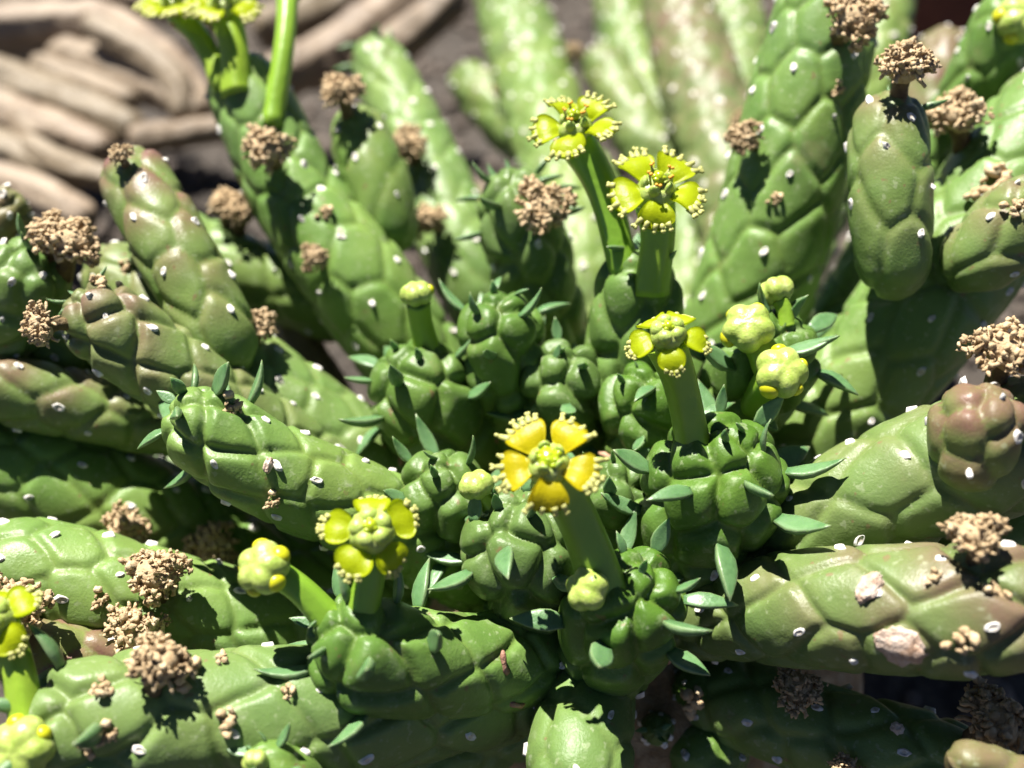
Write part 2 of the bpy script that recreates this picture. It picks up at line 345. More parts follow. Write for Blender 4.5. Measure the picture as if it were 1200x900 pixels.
CAUD_C = P(735, 770, 18.4); CAUD_R = np.array([3.8, 3.5, 3.1])
STEMS = {}
class Stem: pass
def stem(key, label, pts, young=0., purple=0., cell=.85, elong=1.3, amp=.066, tipamp=None, nleaf=0, leafsize=.5, branch=False, seed=None, scar=.9, pegs=.0,
         res=1., tipround=1.15, group='green stems radiating from the plant', name='succulent_stem', tipcell=.6, root=True, paint=None):
    seed = seed if seed is not None else sum(ord(ch) * (i + 3) for i, ch in enumerate(key)) % 9973
    rng = np.random.default_rng(seed); cell *= .80 if young > .65 else .75
    p3 = [P(a, b_, d) for a, b_, d, w_ in pts]; rad = [w_ * .5 * d / F for a, b_, d, w_ in pts]
    if not branch and root:
        v0 = p3[0] - CAUD_C; k_ = v0 / CAUD_R; rt = CAUD_C + v0 / np.linalg.norm(k_) * .8
        if np.linalg.norm(k_) > .85: p3 = [rt] + p3; rad = [rad[0] * .8] + rad
    path = spline(np.column_stack([p3, rad]), 24)
    seg = np.r_[0, np.cumsum(np.linalg.norm(np.diff(path[:, :3], axis=0), axis=1))]; L = seg[-1]
    rtip = rad[-1] * tipround
    step = .046 / res
    s_main = np.linspace(0, L - rtip, max(8, int((L - rtip) / step)))
    th = np.linspace(0, math.pi / 2, max(6, int(rtip * 1.5 / step)))[1:]
    S = np.r_[s_main, L - rtip + rtip * np.sin(th)]; S[-1] = L
    C = np.column_stack([np.interp(S, seg, path[:, i]) for i in range(3)]); R = np.interp(S, seg, path[:, 3])
    def tipf(s): return np.sqrt(np.clip(1 - np.clip((s - (L - rtip)) / rtip, 0, 1) ** 2, 0, 1))
    R0 = R * tipf(S)
    if branch:
        rb = rad[0] * 1.6; R0 = R0 * np.sqrt(np.clip(1 - np.clip((rb - S) / rb, 0, 1) ** 2 * .9, 0, 1))
    R0 = np.maximum(R0, .004)
    Tn = nrm(np.gradient(C, axis=0)); Tn[-len(th):] = Tn[-len(th) - 1]
    x, y, _ = basis_z(Tn[0], (.2, .5, 1.)); X = []; Y = []
    for i in range(len(S)):
        x = nrm(x - (x @ Tn[i]) * Tn[i]); X.append(x); Y.append(np.cross(Tn[i], x))
    X = np.array(X); Y = np.array(Y)
    na = int(max(28, min(150, 2 * math.pi * max(rad) / step))); A = np.arange(na) / na * 2 * math.pi
    G = C[:, None] + R0[:, None, None] * (np.cos(A)[None, :, None] * X[:, None] + np.sin(A)[None, :, None] * Y[:, None])
    # tubercle lattice: golden angle spiral
    lat = []; s = rng.uniform(0, .15); a = rng.uniform(0, 6.28)
    while s < L - .02:
        k = 1 - (1 - tipcell) * np.clip(1 - (L - s) / (2.2 * rad[-1]), 0, 1) if (nleaf or young > .2 or purple > .25) else 1 - .25 * np.clip(1 - (L - s) / (2 * rad[-1]), 0, 1)
        cw = cell * k; r = max(float(np.interp(s, S, R0)), .3 * cw)
        lat.append((s, a + rng.normal() * .17, cw * rng.uniform(.9, 1.1))); s += cw * cw * elong / (2 * math.pi * r) * rng.uniform(.75, 1.25); a += 2.39996
    lat.append((L - .001, a, cell * tipcell * .8))
    lat = np.array(lat); ls, la, lc = lat.T
    lC = np.column_stack([np.interp(ls, S, C[:, i]) for i in range(3)]); lR = np.interp(ls, S, R0)
    lX = nrm(np.column_stack([np.interp(ls, S, X[:, i]) for i in range(3)])); lY = nrm(np.column_stack([np.interp(ls, S, Y[:, i]) for i in range(3)]))
    lT = nrm(np.column_stack([np.interp(ls, S, Tn[:, i]) for i in range(3)]))
    lP = lC + lR[:, None] * (np.cos(la)[:, None] * lX + np.sin(la)[:, None] * lY)
    V = G.reshape(-1, 3)
    warp = np.column_stack([fbm(V * 1.6, seed + k) for k in (1, 5, 9)]) * .2
    Vw = V + warp
    F1 = np.full(len(V), 1e9); F2 = F1.copy(); idx = np.zeros(len(V), int); al = np.zeros(len(V))
    for k in range(len(lat)):
        d = Vw - lP[k]; t = d @ lT[k]; q = np.sqrt(np.maximum((d * d).sum(1) - t * t * (1 - 1 / elong ** 2), 0)) / lc[k]
        c1 = q < F1; F2 = np.where(c1, F1, np.minimum(F2, q)); idx = np.where(c1, k, idx); al = np.where(c1, t / lc[k], al); F1 = np.where(c1, q, F1)
    e = np.clip((F2 - F1), 0, 1); cw = lc[idx]
    gu = np.gradient(G, axis=0); gv = np.roll(G, -1, 1) - np.roll(G, 1, 1)
    N = nrm(np.cross(gv, gu)); N[-1] = Tn[-1]; N = N.reshape(-1, 3)
    rad_dir = (G - C[:, None]).reshape(-1, 3); N = np.where(((N * rad_dir).sum(1) < -1e-9)[:, None], -N, N)
    sv = np.repeat(S, na); near = np.clip(1 - (L - sv) / (3.2 * rad[-1]), 0, 1)
    ta = amp if tipamp is None else tipamp
    am = amp + (ta - amp) * near ** .7
    ew = .26 + .32 * np.clip((am - .08) / .14, 0, 1); p = 1 - (1 - np.clip(e / ew, 0, 1)) ** 2.2
    H = cw * am * (1.25 * p - .75 + (.34 if young < .6 else .2) * np.clip(al, -.8, .8) * p) - .03 * np.exp(-(e / .10) ** 2) + .05 * fbm(V * 2.3, seed + 20) + .016 * fbm(V * 9, seed + 30)
    fade = np.clip(np.repeat(R0, na) / (.35 * rad[-1]), 0, 1); H = H * (.25 + .75 * fade)
    Hg = H.reshape(len(S), na)
    for _ in range(1):
        Hg = .5 * Hg + .25 * (np.roll(Hg, 1, 1) + np.roll(Hg, -1, 1)); Hp = np.pad(Hg, ((1, 1), (0, 0)), mode='edge'); Hg = .5 * Hg + .25 * (Hp[:-2] + Hp[2:])
    H = Hg.ravel(); D = V + N * H[:, None]
    D[-na:] = D[-na:].mean(0) + (D[-na:] - D[-na:].mean(0)) * .3
    nr = len(S); i0 = (np.arange(nr - 1)[:, None] * na + np.arange(na)).ravel(); i1 = (np.arange(nr - 1)[:, None] * na + (np.arange(na) + 1) % na).ravel()
    faces = np.column_stack([i0, i1, i1 + na, i0 + na])
    tipd = np.clip(1 - (L - sv) / (7 * rad[-1]), 0, 1)
    topward = np.clip(.55 + .6 * N[:, 2], .2, 1)
    pur = np.clip(1.15 * purple * (.3 + .7 * tipd) * topward * np.clip(.6 + .9 * al, .3, 1), 0, .9)
    yg = np.clip(young * (.35 + .65 * near) if young else near * .25, 0, 1)
    base = p3[0]
    o = thing(name, label, 'plant stem', base, group)
    mesh_obj('stem_body', D - base, faces, paint or 'stem_skin', o, attrs={'groove': np.exp(-(e / .055) ** 2), 'young': yg, 'purple': pur})
    st = Stem(); st.o = o; st.base = base; st.V = D; st.N = N; st.L = L; st.tip = C[-1]; st.axis = Tn[-1]; st.r = rad[-1]
    # normals of the displaced surface for seating things on it
    GD = D.reshape(nr, na, 3); nn = nrm(np.cross(np.roll(GD, -1, 1) - np.roll(GD, 1, 1), np.gradient(GD, axis=0)))
    nn = np.where(((nn * N.reshape(nr, na, 3)).sum(2) < 0)[..., None], -nn, nn); st.DN = nn.reshape(-1, 3)
    STEMS[key] = st
    def at(s_, a_):
        i = int(np.clip(np.searchsorted(S, s_), 0, nr - 2)); j = int(round((a_ % (2 * math.pi)) / (2 * math.pi) * na)) % na
        return D[i * na + j], st.DN[i * na + j], Tn[i]
    order = np.argsort(-ls); ranks = np.empty(len(ls), int); ranks[order] = np.arange(len(ls))
    for k in range(len(lat)):
        rk = ranks[k]
        if rk < nleaf * 1.6:
            pos, n_, t_ = at(ls[k] + .28 * lc[k] * (rk > 2), la[k]); rho = rk / max(nleaf, 1)
            sz = 1.2 * leafsize * (.42 + .62 * min(1, rho * 1.6)) * rng.uniform(.85, 1.15)
            if rk > 3 and rng.random() < .12: continue
            radial = nrm(n_ - (n_ @ t_) * t_ * .999 + 1e-6)
            d = nrm(radial * (.55 + 1.0 * rho) + t_ * (.95 - .65 * rho) + rng.normal(size=3) * .16)
            x_, y_, z_ = basis_y(d, t_ + .2 * rng.normal(size=3))
            inst('leaf', LEAF[rng.integers(4)], o, frame_mat(pos - d * .04 - base, x_, y_, z_, (sz * rng.uniform(.85, 1.2), sz, sz)))
        else:
            pos, n_, t_ = at(ls[k] + .24 * lc[k] * elong, la[k])
            if L - ls[k] < .12: continue
            u = rng.random()
            if u < pegs:
                x_, y_, z_ = basis_y(t_ + .15 * rng.normal(size=3), n_)
                inst('dried_leaf', PEG[rng.integers(4)], o, frame_mat(pos - n_ * .01 - base, x_, y_, z_, (rng.uniform(.8, 1.15),) * 3))
            elif u < pegs + scar * (1 - pegs):
                x_, y_, z_ = basis_y(t_ + .35 * rng.normal(size=3), n_); q = rng.uniform(.95, 1.6) * (.95 + .25 * (cell - .7))
                inst('leaf_scar', SCAR[rng.integers(4)], o, frame_mat(pos + n_ * .004 - base, x_, y_, z_, (q, q * rng.uniform(.9, 1.25), q)))
    return st

def surf(key, px, py):
    st = STEMS[key]; q = st.V - CAM; d = q @ FW; x = 600 + F * (q @ RT) / d; y = 450 - F * (q @ UP) / d
    e = np.hypot(x - px, y - py); fac = ((st.DN * -q).sum(1) > 0)
    sc = np.where(fac, e, e + 1e3); m = sc.min(); c_ = np.where(sc < m + 4, d, 1e9); i = int(np.argmin(c_))
    return st.V[i], st.DN[i]

# ------------------------------------------------------------------ the setting: soil, grit, plant base
def build_soil():
    ax = np.r_[-10000, -4000, -1500, -500, -200, -90, np.linspace(-50, 60, 150), 110, 250, 600, 1800, 5000, 10000]
    ay = np.r_[-10000, -4000, -1500, -500, -200, -60, np.linspace(-10, 90, 150), 150, 300, 700, 2000, 5000, 10000]
    gx, gy = np.meshgrid(ax, ay, indexing='ij'); v = np.column_stack([gx.ravel(), gy.ravel(), np.zeros(gx.size)])
    damp = np.clip(1 - (np.hypot(v[:, 0], v[:, 1] - 25) - 70) / 60, 0, 1)
    v[:, 2] = damp * (2.2 * fbm(v * .12, 3) + 1.1 * fbm(v * .55, 8)) - .35
    n, m = len(ax), len(ay); i = (np.arange(n - 1)[:, None] * m + np.arange(m - 1)).ravel()
    o = mesh_obj('soil', v, np.column_stack([i, i + m, i + m + 1, i + 1]), 'soil'); o['kind'] = 'structure'
    a = []; f = []; k = 0; rng = np.random.default_rng(5)
    bv, bf = I0
    for q in range(2600):
        x, y = rng.uniform(-24, 26), rng.uniform(6, 50); s_ = rng.uniform(.06, .3) ** 1.2 * 1.6
        p_ = np.array([[x, y, 0.]]); z = 2.2 * fbm(p_ * .12, 3) + 1.1 * fbm(p_ * .55, 8) - .35
        vv = (bv * (1 + rng.uniform(-.3, .3, (12, 1))) * s_ * rng.uniform(.6, 1.3, 3)) @ rrot(rng).T + np.array([x, y, float(z[0]) + s_ * .3])
        a.append(vv); f.append(bf + k); k += 12
    g = mesh_obj('grit', np.concatenate(a), np.concatenate(f), 'grit', smooth=False); g['kind'] = 'stuff'; g['label'] = 'loose brown grit and clods of soil between the stems'; g['category'] = 'grit'
build_soil()

def build_base():
    bv, bf = ico(5); n = nrm(bv); pos = bv * CAUD_R
    h = .9 * fbm(pos * .9, 4) + .5 * fbm(pos * 2.6, 9) + .18 * fbm(pos * 8, 12)
    o = thing('plant_base', 'swollen tan-brown woody base the green stems grow from', 'plant base', np.array([CAUD_C[0], CAUD_C[1], 0.]))
    base = np.array([CAUD_C[0], CAUD_C[1], 0.])
    mesh_obj('woody_body', pos * (1 + h[:, None] * .12) + CAUD_C - base, bf, 'caudex_bark', o)
    a = Acc(); zt = CAUD_C[2] - 1.2
    a.tube([(CAUD_C[0], CAUD_C[1], -1.5), (CAUD_C[0], CAUD_C[1], zt * .5), (CAUD_C[0], CAUD_C[1], zt)], [2.6, 2.5, 2.9], 24)
    mesh_obj('woody_neck', a.V() - base, a.f, 'caudex_bark', o)
    return o
BASE = build_base()

# ------------------------------------------------------------------ stems (pixel x, pixel y, distance along the view in cm, width in pixels), base to tip
YH = dict(res=1.3, young=1., cell=.98, elong=1.15, amp=.08, tipamp=.26, tipcell=.58, pegs=.5, scar=.4, tipround=1.0)
PURP = dict(purple=.6)
# centre: young leafy heads
stem('M1', 'plump leafy young head carrying the deep yellow flower', [(708, 785, 15.0, 88), (716, 755, 14.3, 122), (730, 718, 13.5, 132), (752, 668, 12.9, 116)], nleaf=9, leafsize=.5, **YH)
stem('M2', 'young leafy head beside the round green bud, below the deep yellow flower', [(668, 715, 15.3, 110), (640, 682, 14.6, 132), (608, 640, 14.0, 134), (586, 594, 13.6, 112)], nleaf=8, leafsize=.5, **YH)
stem('M3', 'small young head with a spreading star of pointed leaves', [(560, 650, 15.8, 80), (535, 610, 15.1, 95), (518, 574, 14.6, 95), (508, 540, 14.3, 80)], nleaf=10, leafsize=.55, **YH)
stem('M5', 'young leafy head bearing a thin closed green bud', [(560, 570, 17.5, 95), (530, 520, 16.6, 118), (492, 458, 15.8, 118), (466, 412, 15.5, 92)], nleaf=8, leafsize=.5, **YH)
stem('M6', 'tall dark green young head topped with a leafy crown', [(615, 540, 17.5, 85), (600, 470, 16.4, 95), (588, 400, 15.6, 95), (582, 345, 15.3, 78)], nleaf=8, leafsize=.45, **YH)
stem('M7', 'squat young leafy head between two taller heads behind the deep yellow flower', [(680, 530, 17, 80), (668, 490, 16.2, 95), (659, 448, 15.5, 94), (655, 412, 15.2, 78)], nleaf=9, leafsize=.45, **YH)
stem('M8', 'smallest young head with curled leaves right of the deep yellow flower', [(730, 660, 15.8, 75), (722, 612, 15, 88), (717, 572, 14.5, 84), (716, 540, 14.3, 66)], nleaf=7, leafsize=.42, **YH)
stem('M9', 'dark green young head with smooth long bumps under the half-open flower', [(780, 610, 16.5, 90), (767, 540, 15.6, 100), (754, 475, 15, 94), (744, 432, 14.8, 70)], nleaf=4, leafsize=.35, **YH)
stem('M10', 'broad young leafy head carrying the half-open round-petalled flower', [(780, 690, 15.8, 118), (800, 640, 15, 145), (836, 572, 14.1, 158), (866, 506, 13.5, 132)], nleaf=11, leafsize=.55, **{**YH, 'cell': 1.0})
stem('M11', 'leafy young stem crowded with three green buds', [(815, 570, 16.8, 90), (858, 485, 15.8, 108), (902, 415, 14.9, 108), (930, 372, 14.6, 85)], nleaf=8, leafsize=.55, **YH)
stem('M12', 'upright dark green stem carrying two open fringed lime flowers', [(722, 570, 17, 80), (730, 470, 16.2, 95), (745, 370, 15.6, 100), (748, 290, 15.3, 82)], young=.9, cell=.8, elong=1.5, amp=.2, nleaf=2, leafsize=.35, pegs=.1, scar=.2)
stem('N1', 'upright green stem with small leafy crown and a brown dried flower on its side', [(665, 470, 19, 80), (635, 360, 17.6, 95), (612, 270, 16.9, 92), (596, 198, 16.7, 76)], young=.7, cell=.72, amp=.2, tipamp=.28, nleaf=7, leafsize=.4, scar=.6, pegs=.15)
# left fan
stem('A', 'stem with plump reddish-green bumps at its tip, dried scraps stuck beside it', [(430, 590, 16.6, 100), (330, 525, 15.9, 100), (220, 448, 15.2, 98), (140, 392, 14.9, 94), (86, 345, 14.7, 84)], purple=.8, tipamp=.27, cell=.78, tipcell=.65, nleaf=2, leafsize=.25, res=1.35)
stem('B', 'thick green stem with a small tuft of leaves near its end and large white scars', [(545, 660, 15.6, 105), (420, 596, 14.6, 112), (320, 552, 14.1, 110), (245, 506, 13.9, 98), (203, 470, 13.8, 88)], young=.35, tipamp=.24, cell=.74, nleaf=7, leafsize=.5, res=1.35, pegs=.06)
stem('A2', 'short pale green side stem with purple-flushed tip growing from a broader stem', [(277, 436, 15.75, 60), (262, 402, 15.55, 84), (215, 312, 15.6, 88), (175, 240, 15.9, 84), (146, 186, 16.4, 72)], purple=1.1, branch=True, cell=.82, elong=1.4, amp=.08)
stem('C', 'broad pale green stem with a short purple-tipped side stem on top', [(520, 622, 17, 110), (420, 542, 16.7, 118), (310, 458, 16.6, 115), (190, 368, 16.7, 100), (110, 300, 16.9, 80)], purple=.45)
stem('D', 'narrow stem with reddish upper side lying under the leaf-tufted stem', [(330, 530, 17, 60), (200, 500, 16.5, 70), (100, 478, 16, 78), (10, 456, 15.6, 80), (-70, 440, 15.4, 70)], purple=1.1, amp=.08)
stem('E', 'thick dark green stem lying in deep shade with one bright edge', [(330, 680, 17.5, 110), (215, 622, 17.1, 128), (110, 582, 16.7, 145), (0, 548, 16.4, 150), (-90, 520, 16.1, 120)])
stem('F', 'broad pale green stem crossed by a jagged shadow, dried flower clusters along it', [(480, 775, 16, 110), (340, 748, 15.2, 125), (200, 715, 14.8, 130), (80, 685, 14.6, 135), (-40, 655, 14.5, 120)], amp=.08, res=1.2)
stem('G', 'narrow purplish stem wedged between two thick pale green stems', [(250, 805, 14.6, 50), (150, 778, 14.2, 64), (60, 764, 13.9, 76), (-50, 752, 13.7, 70)], purple=1.5)
stem('H', 'thick pale green stem with tan dried flower clusters and a leafy tip with a bud', [(640, 800, 15.2, 110), (520, 818, 14.2, 130), (400, 832, 13.4, 148), (260, 838, 13.0, 150), (130, 842, 12.75, 142), (18, 852, 12.6, 118)], young=.3, tipamp=.22, nleaf=7, leafsize=.45, amp=.075, cell=1.05, res=1.3)
stem('I', 'leafy-headed green stem carrying the lime flower with drooping petals and a bud', [(650, 765, 15, 110), (560, 778, 14, 118), (475, 776, 13.2, 122), (410, 755, 12.8, 122), (376, 728, 12.6, 104)], young=.8, cell=.88, amp=.066, tipamp=.26, nleaf=9, leafsize=.5, pegs=.4, scar=.4, res=1.35)
stem('J', 'small leafy green tip poking out below the thick pale stem', [(400, 975, 12.9, 70), (340, 920, 12.4, 75), (298, 878, 12.1, 55)], young=.4, cell=.5, nleaf=5, leafsize=.3, root=False)
stem('K', 'dark green stem in full shade beneath the thick pale stem with dried clusters', [(650, 825, 15.9, 90), (560, 855, 15.3, 105), (470, 890, 14.9, 110), (360, 940, 14.5, 100)], young=.5)
stem('L', 'smooth dark green stem pointing down out of the woody base', [(705, 770, 15.4, 84), (692, 800, 14.8, 104), (684, 842, 14.2, 116), (680, 900, 13.6, 122), (676, 970, 13.2, 90)], young=.6, amp=.05, cell=1.1)
stem('Q1', 'blurred pink bumpy stem tip against the brown soil', [(-70, 330, 16.6, 70), (-18, 282, 16.5, 74), (22, 226, 16.5, 60)], purple=4., tipamp=.28, cell=.5, root=False)
stem('Q2', 'bright green bumpy head topped with a cluster of tan dried flowers', [(-70, 440, 16, 90), (-10, 385, 15.8, 100), (30, 330, 15.6, 100), (48, 285, 15.6, 78)], young=.5, tipamp=.3, cell=.68, nleaf=3, leafsize=.35, root=False)
stem('Q3', 'small green stem end beneath the dried scraps', [(140, 440, 16.9, 50), (70, 415, 16.4, 56), (-40, 385, 16.2, 52)], cell=.55)
stem('Q5', 'blurred bright green stem in the gap below the narrow reddish stem', [(290, 610, 18.6, 60), (190, 550, 18.9, 62), (80, 525, 19.2, 58), (0, 510, 19.4, 50)], young=.3, res=.7)
stem('Q6', 'pale stem stub in the dark gap beside shaded dried flowers', [(330, 640, 17.6, 55), (275, 605, 17.6, 60), (235, 570, 17.9, 45)], res=.7)
# upper left and centre back
stem('N2', 'long broad pale stem rising to a pair of flower stalks at its top', [(600, 560, 19, 100), (500, 440, 18, 118), (420, 330, 17.6, 120), (350, 235, 17.8, 106), (305, 140, 17.9, 96), (268, 66, 18, 78)], amp=.066, young=.2)
stem('N3', 'long green stem with tiny leafy tip behind the broad pale stem', [(620, 440, 20, 90), (560, 330, 19.6, 98), (510, 220, 20.3, 88), (465, 120, 21.3, 76), (435, 50, 22, 56)], nleaf=4, leafsize=.3, res=.8)
stem('N4', 'short side stem with tapering foot standing on the broad pale stem', [(462, 300, 18.2, 45), (456, 270, 18.0, 70), (438, 205, 18.0, 76), (410, 128, 18.3, 62)], branch=True, purple=.25, cell=.7, elong=1.5, res=.8)
stem('N5', 'shaded green stem with bright blunt end behind the purple-tipped side stem', [(450, 400, 19, 60), (380, 358, 18.6, 80), (300, 325, 18.4, 85), (220, 288, 18.4, 80), (150, 250, 18.6, 60)], res=.8)
BK = dict(res=.6, amp=.1, group='blurred green stems behind the plant centre')
stem('N6', 'tall blurred pale green stem dotted with white scars behind the dried flower', [(690, 430, 20.5, 100), (682, 300, 21, 100), (652, 180, 23, 95), (612, 50, 25.5, 88), (580, -40, 27, 60)], purple=.45, **BK)
stem('N7', 'blurred short brownish-green stem leaning left behind the tall scarred stem', [(700, 230, 24.5, 60), (610, 158, 25.2, 64), (538, 82, 26.3, 50)], purple=.4, **BK)
stem('N8', 'blurred pale stem leaning left above the two lime flowers', [(810, 260, 24, 66), (752, 160, 25, 66), (700, 60, 26.5, 54)], purple=.45, **BK)
stem('N9', 'blurred stem with pinkish upper end speckled with white dots', [(860, 330, 21.5, 80), (852, 205, 22.5, 95), (815, 80, 24, 95), (785, -25, 25.5, 74)], purple=2.2, **BK)
stem('N8b', 'blurred green stem filling the gap left of the pink-speckled stem', [(830, 330, 24, 70), (800, 210, 25.5, 74), (740, 60, 28, 70), (720, -30, 29, 50)], purple=.45, **BK)
stem('N9b', 'blurred green stem between the pink-speckled stem and the thick dark upright stem', [(850, 420, 20.5, 70), (872, 250, 22.5, 84), (868, 100, 24.5, 84), (855, -20, 26, 60)], purple=.45, **BK)
stem('N11', 'blurred smooth green stem beside the rust-red pot', [(950, 270, 22, 70), (1005, 130, 22, 72), (1038, 20, 22.5, 62), (1050, -40, 23, 44)], purple=.45, **BK)
stem('N16', 'blurred pink stem tip in front of the rust-red pot', [(1060, 230, 20.6, 56), (1094, 115, 20.8, 66), (1110, 35, 21.2, 52)], purple=3., **BK)
stem('N17', 'pale green stem in the gap below the hanging side stem', [(940, 520, 19, 60), (990, 400, 19, 70), (1030, 290, 19.4, 70), (1075, 160, 20, 60)], purple=.45, **BK)
# right fan
stem('N10', 'thick dark green upright stem with a tan dried flower near its top', [(800, 600, 18.5, 116), (850, 440, 17.7, 134), (903, 275, 17.1, 136), (942, 125, 16.9, 132), (966, 20, 16.8, 118), (976, -50, 16.8, 80)], amp=.066, cell=.95, young=.35)
stem('N13', 'thickest green stem sweeping up behind the hanging side stem', [(880, 600, 17.4, 110), (958, 505, 16.8, 135), (1050, 402, 16.5, 146), (1130, 292, 16.5, 148), (1200, 182, 16.6, 138), (1260, 90, 16.8, 110)], amp=.066, cell=1.0, young=.35)
stem('N12', 'smooth side stem with rounded foot and bumpy tip hanging over the thickest stem', [(1046, 344, 15.3, 50), (1047, 312, 15.05, 82), (1043, 230, 14.9, 93), (1042, 160, 15, 88), (1045, 108, 15.1, 64)], branch=True, purple=.6, cell=.82, elong=1.5, amp=.066, nleaf=3, leafsize=.3)
stem('N14', 'side stem with blunt foot leaning out over the thickest stem', [(1118, 338, 15.4, 50), (1138, 312, 15.2, 82), (1182, 270, 15, 94), (1235, 218, 14.9, 80)], branch=True, purple=.8, cell=.75, amp=.066, tipamp=.22)
stem('N15', 'green stem end carrying round lime buds beside dried flowers', [(1085, 190, 19, 60), (1138, 112, 18, 74), (1172, 45, 17.5, 78), (1200, -15, 17.2, 72)], young=.3)
stem('R1', 'broad light green stem carrying a short purple-tipped side stem', [(815, 695, 16, 110), (900, 645, 14.9, 120), (1000, 592, 14.2, 135), (1100, 552, 13.8, 150), (1200, 518, 13.5, 150), (1290, 485, 13.4, 110)], amp=.066, cell=1.0, young=.25, purple=.55)
stem('R1b', 'short stubby side stem with shiny purple bumps beside a brown dried flower', [(1138, 562, 13.25, 56), (1140, 532, 12.95, 92), (1148, 490, 12.8, 100), (1158, 452, 12.7, 78)], branch=True, purple=1.5, cell=.66, amp=.066, tipamp=.28, tipcell=.7, tipround=.9)
stem('R2', 'thick purple-flushed green stem with a round white cork patch', [(760, 718, 15.8, 100), (840, 716, 14.6, 110), (950, 712, 13.5, 136), (1070, 716, 12.9, 150), (1180, 712, 12.5, 146), (1270, 705, 12.3, 100)], purple=1.1, amp=.066, tipamp=.2, cell=.9, young=1., res=1.35)  # full young tone darkens the skin, painting in shade on the camera side
stem('R3', 'dark shaded stem with bright upper edge under the purple-flushed stem', [(800, 800, 16, 90), (880, 828, 15, 102), (980, 862, 14.4, 106), (1080, 884, 14, 98), (1160, 895, 13.8, 70)], young=.6, amp=.1)
stem('R4', 'short dark green stem rising from the woody base', [(795, 860, 16.1, 70), (828, 888, 15.3, 96), (850, 930, 14.8, 80)], young=.7, amp=.06)
stem('R6', 'pale smooth green stem behind dried scraps above the purple-flushed stem', [(1070, 690, 15.4, 60), (1140, 640, 15, 72), (1230, 600, 14.8, 76)], amp=.06)
stem('R7', 'small purple stem tip in the soil litter', [(1240, 940, 12.6, 60), (1180, 912, 12.4, 64), (1110, 886, 12.3, 48)], purple=4., root=False)
stem('S1', 'tiny dark green shoot with white scurf on the woody base', [(772, 850, 15.6, 36), (770, 854, 15.0, 38), (768, 858, 14.6, 30)], young=.8, cell=.3, root=True, res=1.5, nleaf=2, leafsize=.15, group='small shoots budding from the woody base')
stem('S2', 'small dark green shoot with a blackened dry scrap on the woody base', [(818, 795, 15.8, 44), (812, 806, 15.1, 48), (808, 814, 14.8, 36)], young=.8, cell=.4, root=True, res=1.5, group='small shoots budding from the woody base')

# ------------------------------------------------------------------ flowers, buds and dried flowers, children of the stem they grow on
def cup_acc(half):
    a = Acc(); n = 20
    prof = [(-.34, .2), (-.2, .24), (-.06, .30), (.06, .31), (.17, .25), (.22, .2), (.2, .08)] if not half else [(-.3, .17), (-.16, .21), (-.04, .29), (.08, .33), (.2, .31), (.29, .22), (.32, .08)]
    vs = [((r * (1 + .08 * math.cos(5 * t))) * math.cos(t), (r * (1 + .08 * math.cos(5 * t))) * math.sin(t), z) for z, r in prof for t in np.arange(n) * 2 * math.pi / n]
    fs = [(i * n + j, i * n + (j + 1) % n, (i + 1) * n + (j + 1) % n, (i + 1) * n + j) for i in range(len(prof) - 1) for j in range(n)] + [tuple(range(n))[::-1], tuple(range((len(prof) - 1) * n, len(prof) * n))]
    a.add(vs, fs)
    for k in range(5):                                     # upright inner lobes between the petals
        t = (k + .5) / 5 * 2 * math.pi; c, s = math.cos(t), math.sin(t); rot = np.array([[c, -s, 0], [s, c, 0], [0, 0, 1.]])
        if half: a.blob((.19 * c, .19 * s, .22), (.13, .15, .15), I2, 0, rot)
        else: a.blob((.2 * c, .2 * s, .17), (.06, .10, .15), I2, 0, rot)
    return a
CUP = {h: keep(cup_acc(h).build('flower', ['cup_skin'])) for h in (False, True)}
def pistil_acc(big):
    a = Acc(); rng = np.random.default_rng(3); r = .17 if big else .1
    a.blob((0, 0, .2 if big else .3), (r, r, .12), I2)
    for k in range(11 if big else 8):
        t = k * 2.4; q = r * math.sqrt((k + .3) / 11) * 1.05
        a.blob((q * math.cos(t), q * math.sin(t), (.29 if big else .36) - q * .35), rng.uniform(.04, .06, 3), I1)
    return keep(a.build('pistil', ['pistil_skin']))
PIST = {h: pistil_acc(h) for h in (False, True)}
def stamen_acc(k):
    a = Acc(); rng = np.random.default_rng(k); t = rng.uniform(0, 6.3); d = np.array([.3 * math.cos(t), .3 * math.sin(t), 1.])
    a.tube([np.zeros(3), d * .1, d * .2], [.022, .02, .018], 6, 0)
    for sg in (-1, 1): a.blob(d * .215 + np.array([.03 * sg, .01, 0]), (.03, .03, .026), I1, 1)
    return keep(a.build('stamen', ['petal_fringe', 'pollen']))
STAM = [stamen_acc(k) for k in range(3)]
def bud_acc(k):
    a = Acc(); rng = np.random.default_rng(60 + k); bv, bf = I3; t = np.arctan2(bv[:, 1], bv[:, 0]); u = bv[:, 2]
    r = 1 + .22 * np.abs(np.cos(2.5 * t + k)) * np.maximum(1 - u * u, 0) ** .35 - .12 * np.exp(-((u - 1) / .2) ** 2)
    a.add(bv * r[:, None] * (.31, .31, .27) + (0, 0, .12), bf)
    return keep(a.build('bud', ['cup_skin']))
BUD = [bud_acc(k) for k in range(2)]
def gland_acc():
    a = Acc(); a.blob((0, 0, 0), (.1, .1, .075), I2); return keep(a.build('gland', ['gland_skin']))
GLAND = gland_acc()
def bract_acc():
    a = Acc(); a.tube([(0, -.04, 0), (0, .06, .03), (0, .15, .03), (0, .2, .0)], [.05, .07, .055, .015], 7); v = a.V(); v[:, 2] *= .55
    return keep(mesh_obj('bract', v, a.f, 'dry_leaf'))
BRACT = bract_acc()

